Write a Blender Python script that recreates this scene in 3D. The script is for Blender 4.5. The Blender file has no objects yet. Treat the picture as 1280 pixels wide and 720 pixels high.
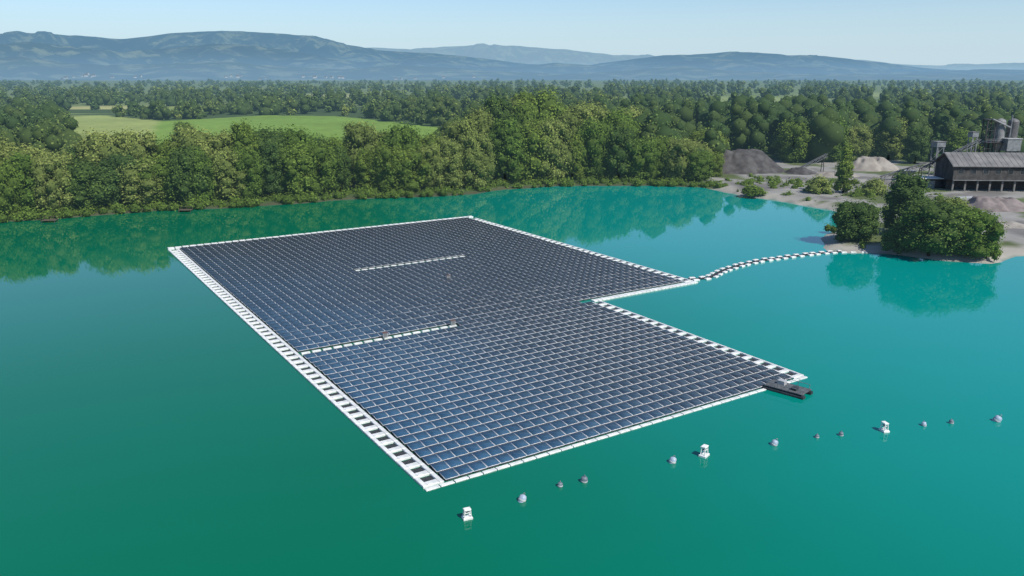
import bpy, math, random
import numpy as np
from mathutils import Vector, Matrix, noise
random.seed(7); rng = np.random.default_rng(7)
scene = bpy.context.scene; C = scene.collection
PI = math.pi
H = 36.0; FP = 1010.0; TH = math.atan(267 / FP)
ST, CT = math.sin(TH), math.cos(TH)

# ---------- photo geometry: a survey of the place from the drone position ----------
def slope(v):
    y = (v - 360) / FP
    return (-ST - y * CT) / (CT - y * ST)
def G(u, v, z=0.0):
    x = (u - 640) / FP; y = (v - 360) / FP
    dz = -ST - y * CT; dy = CT - y * ST
    t = (H - z) / (-dz)
    return Vector((x * t, dy * t, z))
def zpx(v, Y): return H + slope(v) * Y

# ---------- helpers ----------
def tag(o, label=None, cat=None, group=None, kind=None):
    if label: o['label'] = label
    if cat: o['category'] = cat
    if group: o['group'] = group
    if kind: o['kind'] = kind
    return o
def empty(name, loc, rz=0, label=None, cat=None, group=None):
    o = bpy.data.objects.new(name, None); C.objects.link(o)
    o.location = loc; o.rotation_euler = (0, 0, rz); o.empty_display_size = .3
    return tag(o, label, cat, group)
def link(name, me, parent=None, loc=(0, 0, 0), rz=0):
    o = bpy.data.objects.new(name, me); C.objects.link(o)
    o.location = loc; o.rotation_euler = (0, 0, rz)
    if parent: o.parent = parent
    return o
class MB:
    def __init__(s): s.v = []; s.f = []; s.m = []
    def add(s, vs, fs, mi=0):
        b = len(s.v); s.v += [tuple(p) for p in vs]
        s.f += [tuple(i + b for i in f) for f in fs]; s.m += [mi] * len(fs)
    def box(s, c, d, mi=0, R=None, ch=0.0):
        x, y, z = d[0] / 2, d[1] / 2, d[2] / 2
        c = Vector(c)
        def put(l): return [c + (R @ Vector(p) if R else Vector(p)) for p in l]
        if ch <= 0:
            vs = put([(-x, -y, -z), (x, -y, -z), (x, y, -z), (-x, y, -z), (-x, -y, z), (x, -y, z), (x, y, z), (-x, y, z)])
            s.add(vs, [(3, 2, 1, 0), (4, 5, 6, 7), (0, 1, 5, 4), (1, 2, 6, 5), (2, 3, 7, 6), (3, 0, 4, 7)], mi)
        else:
            vs = put([(-x, -y, -z), (x, -y, -z), (x, y, -z), (-x, y, -z),
                      (-x, -y, z - ch), (x, -y, z - ch), (x, y, z - ch), (-x, y, z - ch),
                      (-x + ch, -y + ch, z), (x - ch, -y + ch, z), (x - ch, y - ch, z), (-x + ch, y - ch, z)])
            fs = [(3, 2, 1, 0), (8, 9, 10, 11)]
            for k in (0, 4):
                for i in range(4):
                    j = (i + 1) % 4; fs.append((k + i, k + j, k + j + 4, k + i + 4))
            s.add(vs, fs, mi)
    def tube(s, p0, p1, r0, r1=None, n=8, mi=0):
        r1 = r0 if r1 is None else r1
        p0, p1 = Vector(p0), Vector(p1); d = (p1 - p0).normalized()
        a = d.orthogonal().normalized(); b = d.cross(a)
        vs = []
        for p, r in ((p0, r0), (p1, r1)):
            for i in range(n):
                t = 2 * PI * (i + .5) / n; vs.append(p + a * math.cos(t) * r + b * math.sin(t) * r)
        fs = [(i, (i + 1) % n, n + (i + 1) % n, n + i) for i in range(n)]
        fs += [tuple(range(n - 1, -1, -1)), tuple(range(n, 2 * n))]
        s.add(vs, fs, mi)
    def lathe(s, c, prof, n=14, mi=0, R=None):
        c = Vector(c); vs = []
        for r, z in prof:
            for i in range(n):
                p = Vector((r * math.cos(2 * PI * i / n), r * math.sin(2 * PI * i / n), z))
                vs.append(c + (R @ p if R else p))
        fs = []
        for k in range(len(prof) - 1):
            for i in range(n):
                j = (i + 1) % n; fs.append((k * n + i, k * n + j, k * n + n + j, k * n + n + i))
        fs += [tuple(range(n - 1, -1, -1)), tuple(range((len(prof) - 1) * n, len(prof) * n))]
        s.add(vs, fs, mi)
    def mesh(s, name, mats, smooth=False):
        me = bpy.data.meshes.new(name); me.from_pydata(s.v, [], s.f)
        for m in (mats if isinstance(mats, (list, tuple)) else [mats]): me.materials.append(m)
        me.polygons.foreach_set('material_index', s.m)
        if smooth: me.polygons.foreach_set('use_smooth', [True] * len(s.f))
        me.update(); return me
    def build(s, name, mats, parent=None, loc=(0, 0, 0), rz=0, smooth=False):
        return link(name, s.mesh(name, mats, smooth), parent, loc, rz)

def np_mesh(name, V, quads=None, tris=None, mats=(), attrs=None, smooth=False):
    me = bpy.data.meshes.new(name)
    parts = []; starts = []; n0 = 0; nf = 0
    if quads is not None and len(quads):
        parts.append(quads.reshape(-1)); starts.append(np.arange(len(quads)) * 4); n0 = len(quads) * 4; nf += len(quads)
    if tris is not None and len(tris):
        parts.append(tris.reshape(-1)); starts.append(n0 + np.arange(len(tris)) * 3); nf += len(tris)
    li = np.concatenate(parts).astype(np.int32); ls = np.concatenate(starts).astype(np.int32)
    me.vertices.add(len(V)); me.vertices.foreach_set('co', np.ascontiguousarray(V, dtype=np.float32).reshape(-1))
    me.loops.add(len(li)); me.loops.foreach_set('vertex_index', li)
    me.polygons.add(nf); me.polygons.foreach_set('loop_start', ls)
    if smooth: me.polygons.foreach_set('use_smooth', np.ones(nf, dtype=bool))
    me.update(calc_edges=True)
    for m in mats: me.materials.append(m)
    for k, a in (attrs or {}).items():
        if a.ndim == 1:
            me.attributes.new(k, 'FLOAT', 'POINT').data.foreach_set('value', a.astype(np.float32))
        else:
            me.attributes.new(k, 'FLOAT_COLOR', 'POINT').data.foreach_set('color', a.astype(np.float32).reshape(-1))
    return me

# ---------- materials ----------
class NT:
    def __init__(s, name):
        s.mat = bpy.data.materials.new(name); s.mat.use_nodes = True
        s.t = s.mat.node_tree; s.t.nodes.clear()
        s.out = s.n('ShaderNodeOutputMaterial')
    def n(s, t, **k):
        nd = s.t.nodes.new(t)
        for a, b in k.items(): setattr(nd, a, b)
        return nd
    def l(s, a, b): s.t.links.new(a, b)
    def val(s, x, sock):
        if hasattr(x, 'is_output'): s.l(x, sock)
        else: sock.default_value = x
    def math(s, op, a, b=0.0, clamp=False):
        nd = s.n('ShaderNodeMath', operation=op, use_clamp=clamp)
        s.val(a, nd.inputs[0]); s.val(b, nd.inputs[1]); return nd.outputs[0]
    def mix(s, f, a, b, bt='MIX'):
        nd = s.n('ShaderNodeMix', data_type='RGBA', blend_type=bt)
        s.val(f, nd.inputs[0]); s.val(c4(a), nd.inputs[6]); s.val(c4(b), nd.inputs[7]); return nd.outputs[2]
    def pos(s): return s.n('ShaderNodeNewGeometry').outputs['Position']
    def noise(s, vec, scale, detail=3, rough=.55):
        nd = s.n('ShaderNodeTexNoise'); nd.inputs['Scale'].default_value = scale
        nd.inputs['Detail'].default_value = detail; nd.inputs['Roughness'].default_value = rough
        if vec is not None: s.l(vec, nd.inputs['Vector'])
        return nd.outputs['Fac']
    def ramp(s, f, lo, hi):
        nd = s.n('ShaderNodeMapRange', interpolation_type='SMOOTHSTEP'); s.val(f, nd.inputs[0])
        nd.inputs[1].default_value = lo; nd.inputs[2].default_value = hi; return nd.outputs[0]
    def attr(s, name, out='Fac'):
        nd = s.n('ShaderNodeAttribute'); nd.attribute_name = name; return nd.outputs[out]
    def bsdf(s, col, rough=.6, metal=0.0, spec=.5):
        b = s.n('ShaderNodeBsdfPrincipled'); s.val(c4(col), b.inputs['Base Color']); s.val(rough, b.inputs['Roughness'])
        b.inputs['Metallic'].default_value = metal; b.inputs['Specular IOR Level'].default_value = spec; return b
    def bump(s, h, strength, dist, b):
        nd = s.n('ShaderNodeBump'); nd.inputs['Strength'].default_value = strength; nd.inputs['Distance'].default_value = dist
        s.l(h, nd.inputs['Height']); s.l(nd.outputs[0], b.inputs['Normal'])
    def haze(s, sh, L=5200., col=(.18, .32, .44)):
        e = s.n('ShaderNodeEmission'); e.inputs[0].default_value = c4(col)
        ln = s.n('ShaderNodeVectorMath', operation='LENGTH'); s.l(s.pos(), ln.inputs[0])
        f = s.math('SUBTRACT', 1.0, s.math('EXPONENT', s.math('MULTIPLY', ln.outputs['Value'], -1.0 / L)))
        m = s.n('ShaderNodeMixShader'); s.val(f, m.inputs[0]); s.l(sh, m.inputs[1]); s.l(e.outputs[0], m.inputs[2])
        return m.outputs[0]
    def done(s, sh): s.l(sh, s.out.inputs[0]); return s.mat
def c4(c):
    if hasattr(c, 'is_output') or isinstance(c, (int, float)): return c
    return (c[0], c[1], c[2], 1.0)
def simple(name, c1, c2, scale=1.5, rough=.6, metal=0., bump=0.0, spec=.4, detail=5, hz=False):
    n = NT(name); tc = n.n('ShaderNodeTexCoord').outputs['Object']
    f = n.noise(tc, scale, detail); col = n.mix(n.ramp(f, .3, .7), c1, c2)
    b = n.bsdf(col, rough, metal, spec)
    if bump: n.bump(f, bump, .05, b)
    return n.done(n.haze(b.outputs[0]) if hz else b.outputs[0])

M = {}
M['white'] = simple('white_plastic', (.78, .78, .75), (.56, .57, .55), 1.2, .55)
M['blackfloat'] = simple('shade_dark_plastic', (.022, .026, .030), (.045, .05, .055), 2., .7)
M['dark'] = simple('dark_steel', (.035, .035, .037), (.075, .072, .07), 1.5, .55)
M['grey'] = simple('galvanised_steel', (.18, .19, .20), (.28, .29, .29), 1., .5, .3)
M['palegrey'] = simple('pale_sheet_metal', (.34, .35, .36), (.46, .46, .45), .6, .5)
M['silo'] = simple('silo_sheet', (.17, .175, .18), (.28, .275, .265), .5, .6)
M['silodark'] = simple('dark_silo_sheet', (.09, .092, .095), (.15, .15, .15), .5, .6)
M['brownwall'] = simple('weathered_dark_cladding', (.040, .039, .039), (.090, .086, .082), .5, .85, detail=8)
M['roof'] = simple('grey_roof_sheet', (.12, .12, .123), (.21, .207, .20), .25, .8, detail=8)
M['pane'] = simple('dark_glass', (.02, .025, .03), (.05, .06, .07), .5, .15)
M['concrete'] = simple('stained_concrete', (.10, .098, .095), (.22, .215, .205), .6, .85)
M['wood'] = simple('weathered_wood', (.075, .06, .048), (.13, .105, .085), 2., .8)
M['deckgrey'] = simple('grey_deck_planks', (.060, .068, .076), (.13, .138, .146), 2., .7)
M['raftsteel'] = simple('dark_blue_grey_steel', (.022, .027, .032), (.045, .052, .06), 2., .6)
M['buoyblue'] = simple('faded_blue_buoy', (.26, .34, .44), (.44, .50, .56), 2., .45)
M['buoydark'] = simple('grey_blue_buoy', (.10, .13, .16), (.20, .235, .26), 2., .5)
M['bark'] = simple('bark', (.05, .04, .03), (.10, .085, .065), 3., .9, bump=.4)
M['housewall'] = simple('cream_render', (.66, .64, .60), (.56, .54, .51), .3, .8, hz=True)
M['houseroof'] = simple('brown_roof', (.15, .10, .085), (.13, .09, .075), .3, .8, hz=True)
M['rust'] = simple('rusty_red_paint', (.16, .09, .07), (.12, .07, .06), 2., .6)
M['heapdark'] = simple('dark_gravel', (.045, .044, .045), (.10, .098, .096), .35, .95, bump=.8, detail=9)
M['heaplight'] = simple('pale_sand', (.21, .19, .165), (.31, .285, .25), .3, .95, bump=.6, detail=9)
M['heappink'] = simple('pinkish_gravel', (.14, .118, .112), (.24, .205, .195), .35, .95, bump=.8, detail=9)

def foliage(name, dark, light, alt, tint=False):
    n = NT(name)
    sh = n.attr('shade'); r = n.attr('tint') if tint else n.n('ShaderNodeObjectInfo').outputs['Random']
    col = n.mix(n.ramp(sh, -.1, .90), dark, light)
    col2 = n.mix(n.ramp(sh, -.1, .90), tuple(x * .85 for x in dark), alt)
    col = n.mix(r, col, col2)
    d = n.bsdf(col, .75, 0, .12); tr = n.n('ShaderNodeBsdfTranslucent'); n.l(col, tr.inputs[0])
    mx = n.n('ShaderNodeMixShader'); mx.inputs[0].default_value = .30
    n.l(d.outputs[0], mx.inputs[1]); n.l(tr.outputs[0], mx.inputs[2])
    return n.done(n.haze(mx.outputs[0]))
M['leaf'] = foliage('tree_foliage', (.060, .100, .016), (.245, .310, .052), (.155, .255, .042))
M['leafpale'] = foliage('pale_foliage', (.095, .130, .030), (.335, .375, .105), (.270, .335, .078))
M['leafdark'] = foliage('dark_foliage', (.034, .066, .015), (.140, .210, .042), (.110, .185, .050))
M['forest'] = foliage('forest_foliage', (.042, .076, .020), (.290, .335, .072), (.120, .205, .060), True)

def panel_mat():
    n = NT('solar_panel_glass')
    uv = n.n('ShaderNodeUVMap').outputs[0]; sp = n.n('ShaderNodeSeparateXYZ'); n.l(uv, sp.inputs[0])
    x, y = sp.outputs[0], sp.outputs[1]
    ex = n.math('MINIMUM', x, n.math('SUBTRACT', 1., x)); ey = n.math('MINIMUM', y, n.math('SUBTRACT', 1., y))
    fr = n.math('LESS_THAN', n.math('MINIMUM', n.math('MULTIPLY', ex, 1.2), ey), .028)
    gx = n.math('LESS_THAN', n.math('PINGPONG', n.math('MULTIPLY', x, 10.), .5), .04)
    gy = n.math('LESS_THAN', n.math('PINGPONG', n.math('MULTIPLY', y, 6.), .5), .035)
    g = n.math('MAXIMUM', gx, gy)
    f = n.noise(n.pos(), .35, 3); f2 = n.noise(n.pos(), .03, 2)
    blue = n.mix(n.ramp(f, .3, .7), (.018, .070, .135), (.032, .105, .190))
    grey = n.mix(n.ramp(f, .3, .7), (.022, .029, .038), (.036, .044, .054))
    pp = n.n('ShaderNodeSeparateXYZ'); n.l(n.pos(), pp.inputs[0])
    # sky reflection put into the cell colour: bluer at the near left, charcoal farther off
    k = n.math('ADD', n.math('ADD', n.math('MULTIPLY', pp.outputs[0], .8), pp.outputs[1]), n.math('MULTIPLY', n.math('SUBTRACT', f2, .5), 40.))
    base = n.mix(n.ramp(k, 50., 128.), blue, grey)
    base = n.mix(n.math('MULTIPLY', g, .45), base, (.18, .21, .24))
    col = n.mix(fr, base, (.62, .63, .64))
    ro = n.math('ADD', .2, n.math('MULTIPLY', fr, .3))
    b = n.bsdf(col, ro, 0, .33)
    return n.done(b.outputs[0])
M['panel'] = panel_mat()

def water_mat():
    n = NT('lake_water'); p = n.pos()
    f = n.noise(p, .008, 3, .5)
    col = n.mix(n.ramp(f, .25, .75), (.000, .126, .064), (.000, .154, .086))
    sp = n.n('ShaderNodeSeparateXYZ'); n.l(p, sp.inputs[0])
    # colour shifts from emerald to lighter turquoise towards the right bank
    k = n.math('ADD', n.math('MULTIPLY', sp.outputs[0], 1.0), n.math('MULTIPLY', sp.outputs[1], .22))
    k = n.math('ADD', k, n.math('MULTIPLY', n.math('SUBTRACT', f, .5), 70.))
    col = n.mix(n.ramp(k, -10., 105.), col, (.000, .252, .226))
    f3 = n.noise(p, .02, 3, .5)
    ro = n.math('ADD', .015, n.math('MULTIPLY', n.ramp(f3, .5, .8), .06))
    b = n.bsdf(col, ro, 0, .5); b.inputs['IOR'].default_value = 1.36
    mp = n.n('ShaderNodeMapping'); mp.inputs['Scale'].default_value = (1., .55, 1.); mp.inputs['Rotation'].default_value = (0, 0, .5)
    n.l(p, mp.inputs['Vector'])
    h1 = n.noise(mp.outputs[0], 1.3, 4, .6)
    n.bump(h1, .045, .06, b)
    return n.done(b.outputs[0])
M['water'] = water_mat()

# ---------- lake outline, ground ----------
shore_px = [(7, 278), (60, 275), (130, 268), (230, 262), (330, 258), (420, 250), (520, 247), (600, 242), (640, 236), (700, 233), (760, 232), (830, 233), (880, 234),
            (900, 239), (925, 244), (960, 250), (1000, 257), (1040, 264), (1052, 272), (1040, 285), (1030, 300), (1034, 312), (1060, 316), (1100, 318), (1180, 326), (1245, 329), (1278, 321)]
lake = [(-330, -250), (-330, 140), (-190, 190)] + [tuple(G(*p)[:2]) for p in shore_px] + [(150, 160), (220, 150), (330, 110), (330, -250)]
lake = np.array(lake)
def inside(P, poly):
    x, y = P[:, 0], P[:, 1]; r = np.zeros(len(P), bool); n = len(poly)
    for i in range(n):
        x1, y1 = poly[i]; x2, y2 = poly[(i + 1) % n]
        c = ((y1 > y) != (y2 > y))
        with np.errstate(divide='ignore', invalid='ignore'):
            r ^= c & (x < (x2 - x1) * (y - y1) / (y2 - y1 + 1e-12) + x1)
    return r
def sdf(P, poly):
    d = np.full(len(P), 1e9); n = len(poly)
    for i in range(n):
        a = poly[i]; b = poly[(i + 1) % n]; ab = b - a
        t = np.clip(((P - a) @ ab) / (ab @ ab), 0, 1)
        d = np.minimum(d, np.linalg.norm(P - (a + t[:, None] * ab), axis=1))
    return np.where(inside(P, poly), -d, d)
def pxpoly(l): return np.array([tuple(G(*p)[:2]) for p in l])
green_field = pxpoly([(195, 154), (330, 146), (420, 147), (470, 152), (560, 163), (590, 170), (585, 185), (560, 205), (170, 215), (178, 175)])
pale_field = pxpoly([(66, 143), (130, 146), (200, 153), (186, 175), (170, 205), (120, 200), (95, 172)])
strips = [pxpoly(l) for l in ([(205, 141), (335, 139), (345, 133), (215, 134)], [(495, 139), (575, 136), (565, 131), (500, 133)],
          [(690, 138), (765, 136), (760, 131), (690, 132)], [(60, 138), (190, 138), (190, 133), (60, 134)], [(880, 128), (1000, 128), (1000, 121), (880, 122)],
          [(380, 124), (470, 124), (470, 119), (380, 119)], [(1020, 122), (1180, 121), (1180, 116), (1020, 117)], [(600, 120), (720, 120), (720, 116), (600, 116)])]
yard = pxpoly([(880, 236), (893, 210), (940, 203), (1000, 206), (1080, 204), (1150, 206), (1290, 206), (1420, 204), (1420, 345), (1245, 330), (1020, 320), (1030, 290), (1040, 264), (960, 250)])

xs = np.concatenate([-np.geomspace(360, 12000, 26)[::-1], np.arange(-350, 351, 3.0), np.geomspace(360, 12000, 26)])
ys = np.concatenate([[-700, -400, -300, -250, -200, -120, -40, 40], np.arange(90, 330, 2.5), np.arange(330, 900, 7.), np.geomspace(910, 14000, 40)])
X, Y = np.meshgrid(xs, ys); P = np.stack([X.ravel(), Y.ravel()], 1)
sd = sdf(P, lake)
sd = sd + 1.2 * np.sin(P[:, 0] * .21 + 1.3 * np.sin(P[:, 1] * .17)) * np.exp(-np.abs(sd) / 6)
Z = np.where(sd > 0, np.minimum(sd * .22, 1.2), np.maximum(sd * .35, -3))
col = np.zeros((len(P), 4)); col[:, 3] = 1
col[:, :3] = (.055, .085, .028)
far = P[:, 1] > 900
col[far, :3] = (.14, .18, .065)
def paint(mask, c): col[mask, :3] = c
paint(inside(P, green_field), (.165, .262, .044))
paint(inside(P, pale_field), (.265, .310, .095))
for i, s_ in enumerate(strips): paint(inside(P, s_), [(.22, .28, .07), (.20, .27, .08), (.24, .28, .1), (.34, .33, .13), (.22, .27, .09), (.28, .29, .12), (.22, .26, .10), (.30, .30, .13)][i])
ya = inside(P, yard); paint(ya, (.255, .245, .225))
ng = np.array([noise.noise(Vector((x / 14, y / 18, 8.8))) for x, y in P[ya]])
yi = np.where(ya)[0]; paint(yi[ng > .14], (.095, .118, .045)); paint(yi[ng < -.28], (.16, .15, .14))
right = P[:, 0] > G(885, 236).x
paint((sd < 5) & (sd > -40) & right & (P[:, 1] < 262), (.33, .31, .27))
paint((sd < 2.2) & ~right, (.07, .075, .04))
paint(sd < -1, (.03, .12, .09))
nx, ny = len(xs), len(ys)
idx = np.arange(nx * ny).reshape(ny, nx)
Q = np.stack([idx[:-1, :-1], idx[:-1, 1:], idx[1:, 1:], idx[1:, :-1]], -1).reshape(-1, 4)
def ground_mat():
    n = NT('ground_cover'); p = n.pos(); c = n.attr('Col', 'Color')
    f = n.noise(p, .12, 6, .65); f2 = n.noise(p, .012, 3)
    k = n.math('MULTIPLY', n.math('ADD', .55, n.math('MULTIPLY', f, .9)), n.math('ADD', .7, n.math('MULTIPLY', f2, .6)))
    mul = n.n('ShaderNodeVectorMath', operation='SCALE'); n.l(c, mul.inputs[0]); n.l(k, mul.inputs['Scale'])
    b = n.bsdf(mul.outputs[0], .95, 0, .1); n.bump(f, .5, .3, b)
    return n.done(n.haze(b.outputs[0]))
g = link('ground', np_mesh('ground', np.stack([P[:, 0], P[:, 1], Z], 1), Q, mats=[ground_mat()], attrs={'Col': col}, smooth=True))
tag(g, 'flat plain of fields, yard and banks around the lake', 'ground', kind='structure')
wb = MB(); wb.add([(-420, -300, 0), (420, -300, 0), (420, 300, 0), (-420, 300, 0)], [(0, 1, 2, 3)])
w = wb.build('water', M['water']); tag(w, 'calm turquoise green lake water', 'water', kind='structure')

# ---------- hills ----------
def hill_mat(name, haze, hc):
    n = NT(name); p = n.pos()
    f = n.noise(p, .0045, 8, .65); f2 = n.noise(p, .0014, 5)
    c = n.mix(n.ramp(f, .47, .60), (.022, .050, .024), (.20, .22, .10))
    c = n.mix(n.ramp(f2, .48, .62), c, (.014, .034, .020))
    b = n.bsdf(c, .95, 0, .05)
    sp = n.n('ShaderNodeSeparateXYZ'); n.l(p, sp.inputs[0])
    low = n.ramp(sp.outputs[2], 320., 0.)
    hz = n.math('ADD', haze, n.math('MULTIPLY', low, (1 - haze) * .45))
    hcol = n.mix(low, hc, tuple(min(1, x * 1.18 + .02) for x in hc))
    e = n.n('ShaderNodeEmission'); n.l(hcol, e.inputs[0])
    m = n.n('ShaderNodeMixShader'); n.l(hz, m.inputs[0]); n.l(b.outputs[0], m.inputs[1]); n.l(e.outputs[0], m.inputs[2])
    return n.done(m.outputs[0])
def hill_z(prof, dr, u, s, X_, Y_, seed):
    zr = zpx(np.interp(u, [p[0] for p in prof], [p[1] for p in prof]), dr)
    q = min(max(s, 0), 1); sm = q * q * (3 - 2 * q) * .45 + q * .55
    if s > 1: sm = 1 - (s - 1) * 1.4
    v = noise.fractal(Vector((X_ / 800 + seed, Y_ / 1300, seed)), .85, 2.1, 6)
    v2 = abs(noise.noise(Vector((X_ / 520 - seed, Y_ / 1700, 3.3)))) + .5 * abs(noise.noise(Vector((X_ / 240 - seed, Y_ / 800, 7.3))))
    k = math.sin(PI * q) if s <= 1 else 0
    z = max(zr, 2) * (sm * (1 + .55 * v * k) - .62 * (.6 - v2) * k) - (1 - min(1, q * 8)) * 12
    ir = noise.fractal(Vector((u / 38 + seed * 3, seed, 1.5)), .9, 2.2, 5)
    lim = H + (zr * (1 + .018 * v) + dr * .0022 * ir - H) * Y_ / dr
    return min(z, lim)
def hills(prof, df, dr, haze, hc, seed, label):
    us = np.linspace(-300, 1580, 480); ss = np.linspace(0, 1.3, 42); V = []
    for s in ss:
        d = df + (dr - df) * s
        for u in us:
            x = (u - 640) / FP * d / CT * .985
            V.append((x, d, hill_z(prof, dr, u, s, x, d, seed)))
    n_, m_ = len(us), len(ss); ix = np.arange(n_ * m_).reshape(m_, n_)
    q = np.stack([ix[:-1, :-1], ix[:-1, 1:], ix[1:, 1:], ix[1:, :-1]], -1).reshape(-1, 4)
    o = link('hills', np_mesh('hills', np.array(V), q, mats=[hill_mat('hazy_hills', haze, hc)], smooth=True))
    tag(o, label, 'hills', kind='structure')
fore = [(-300, 82), (7, 74), (60, 70), (110, 77), (160, 82), (230, 79), (300, 77), (380, 83), (440, 87), (500, 81), (560, 84), (620, 89), (700, 92), (780, 87), (840, 83), (900, 88), (1000, 92), (1600, 95)]
mid = [(-300, 70), (7, 58), (70, 53), (120, 57), (180, 66), (235, 60), (290, 54), (340, 57), (400, 67), (460, 78), (520, 71), (570, 75), (640, 84), (690, 78), (760, 83), (830, 77), (890, 73), (950, 79), (1010, 82), (1100, 90), (1200, 86), (1280, 88), (1600, 92)]
main = [(-300, 55), (-100, 46), (7, 42), (60, 40), (100, 41), (130, 45), (180, 48), (215, 44), (240, 40), (300, 38), (380, 41), (410, 44), (440, 54), (480, 62), (540, 66), (600, 72), (660, 80), (720, 82), (780, 74), (820, 69), (860, 67), (905, 64), (960, 68), (1010, 70), (1060, 76), (1120, 84), (1180, 89), (1600, 92)]
back = [(-300, 70), (400, 64), (480, 59), (520, 61), (580, 57), (600, 56), (640, 57), (700, 61), (760, 67), (830, 71), (900, 72), (1000, 71), (1060, 75), (1100, 80), (1150, 82), (1200, 79), (1275, 77), (1600, 82)]
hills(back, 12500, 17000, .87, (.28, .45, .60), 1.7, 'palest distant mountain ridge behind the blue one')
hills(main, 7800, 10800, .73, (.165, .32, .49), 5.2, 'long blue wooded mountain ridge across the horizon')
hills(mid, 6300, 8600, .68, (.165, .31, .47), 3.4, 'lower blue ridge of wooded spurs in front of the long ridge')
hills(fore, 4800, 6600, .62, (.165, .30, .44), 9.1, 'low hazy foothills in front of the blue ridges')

# ---------- foliage builders ----------
ICO_V = np.array([(0, 0, -1), (.7236, -.5257, -.4472), (-.2764, -.8506, -.4472), (-.8944, 0, -.4472), (-.2764, .8506, -.4472), (.7236, .5257, -.4472),
                  (.2764, -.8506, .4472), (-.7236, -.5257, .4472), (-.7236, .5257, .4472), (.2764, .8506, .4472), (.8944, 0, .4472), (0, 0, 1)])
ICO_F = np.array([(0, 1, 2), (1, 0, 5), (0, 2, 3), (0, 3, 4), (0, 4, 5), (1, 5, 10), (2, 1, 6), (3, 2, 7), (4, 3, 8), (5, 4, 9), (1, 10, 6), (2, 6, 7), (3, 7, 8), (4, 8, 9), (5, 9, 10),
                  (6, 10, 11), (7, 6, 11), (8, 7, 11), (9, 8, 11), (10, 9, 11)])
def foliage_mesh(name, cen, R, lobe_shade, idx, leaf, mats, tint=None, core=.74, up=.15, squash=.95):
    n = len(idx); d = rng.normal(size=(n, 3)); d /= np.linalg.norm(d, axis=1)[:, None]
    d[:, 2] = d[:, 2] * squash + up
    rad = rng.uniform(.78, 1.08, n)
    p = cen[idx] + d * (R[idx] * rad)[:, None]
    nn = d + np.array((0, 0, .25)) + .36 * rng.normal(size=(n, 3)); nn /= np.linalg.norm(nn, axis=1)[:, None]
    a = np.cross(nn, rng.normal(size=(n, 3))); a /= np.linalg.norm(a, axis=1)[:, None] + 1e-9
    b = np.cross(nn, a); s = (leaf if np.isscalar(leaf) else leaf[idx]) * rng.uniform(.5, 1.3, n)
    V = np.empty((n, 4, 3))
    for k, (ka, kb) in enumerate(((1, 0), (0, .75), (-1, 0), (0, -.75))):
        j = rng.uniform(.65, 1.2, n)
        V[:, k] = p + a * (ka * s * j)[:, None] + b * (kb * s * j)[:, None]
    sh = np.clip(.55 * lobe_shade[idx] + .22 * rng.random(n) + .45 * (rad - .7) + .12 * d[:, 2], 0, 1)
    V = V.reshape(-1, 3); S = np.repeat(sh, 4); q = np.arange(n * 4).reshape(-1, 4)
    nl = len(cen)
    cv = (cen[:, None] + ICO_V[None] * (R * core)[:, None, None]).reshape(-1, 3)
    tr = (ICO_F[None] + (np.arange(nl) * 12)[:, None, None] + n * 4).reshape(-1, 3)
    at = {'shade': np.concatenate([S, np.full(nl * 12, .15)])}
    if tint is not None: at['tint'] = np.concatenate([np.repeat(tint[idx], 4), np.repeat(tint, 12)])
    return np_mesh(name, np.concatenate([V, cv]), q, tr, mats, at)
def tree_proto(h, w, kind, mat, nq=3000, leaf=.36, base=.10, nl=30):
    t = (np.arange(nl) + rng.random(nl)) / nl
    if kind == 'broad': r = w / 2 * np.sin(PI * (.20 + .64 * t)) ** .55
    elif kind == 'tall': r = w / 2 * np.sin(PI * (.18 + .67 * t)) ** .5 * (1.04 - .16 * t)
    elif kind == 'cone': r = w / 2 * (1.02 - t) ** .7 * np.minimum(1, .55 + t * 3)
    else: r = w / 2 * np.sqrt(np.maximum(1 - (t * .95) ** 2, 0.02))
    ang = np.arange(nl) * 2.39996 + rng.random(nl) * .8
    R = w * rng.uniform(.13, .25, nl)
    rc = np.maximum(r - R * .75, 0) * rng.uniform(.6, 1.12, nl)
    z = h * base + R * .5 + (h * (1 - base) - R * 1.4) * t
    cen = np.stack([np.cos(ang) * rc, np.sin(ang) * rc, z], 1)
    pr = R ** 2 / np.sum(R ** 2); idx = rng.choice(nl, nq, p=pr)
    cm = foliage_mesh('crown', cen, R, rng.random(nl), idx, leaf, [mat])
    tb = MB(); r0 = .018 * h + .05
    px = Vector((0, 0, -.6))
    for i in range(4):
        q = Vector((rng.normal() * .02 * h * .5, rng.normal() * .02 * h * .5, h * .2 * (i + 1)))
        tb.tube(px, q, r0 * (1 - i * .22), r0 * (1 - (i + 1) * .22), 7); px = q
        for k in range(2):
            aa = rng.random() * 6.28; L = w * .28
            tb.tube(q, q + Vector((math.cos(aa) * L, math.sin(aa) * L, h * .10)), r0 * .35 * (1 - i * .18), r0 * .08, 5)
    return {'crown': cm, 'trunk': tb.mesh('trunk', M['bark']), 'h': h, 'w': w}
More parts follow.
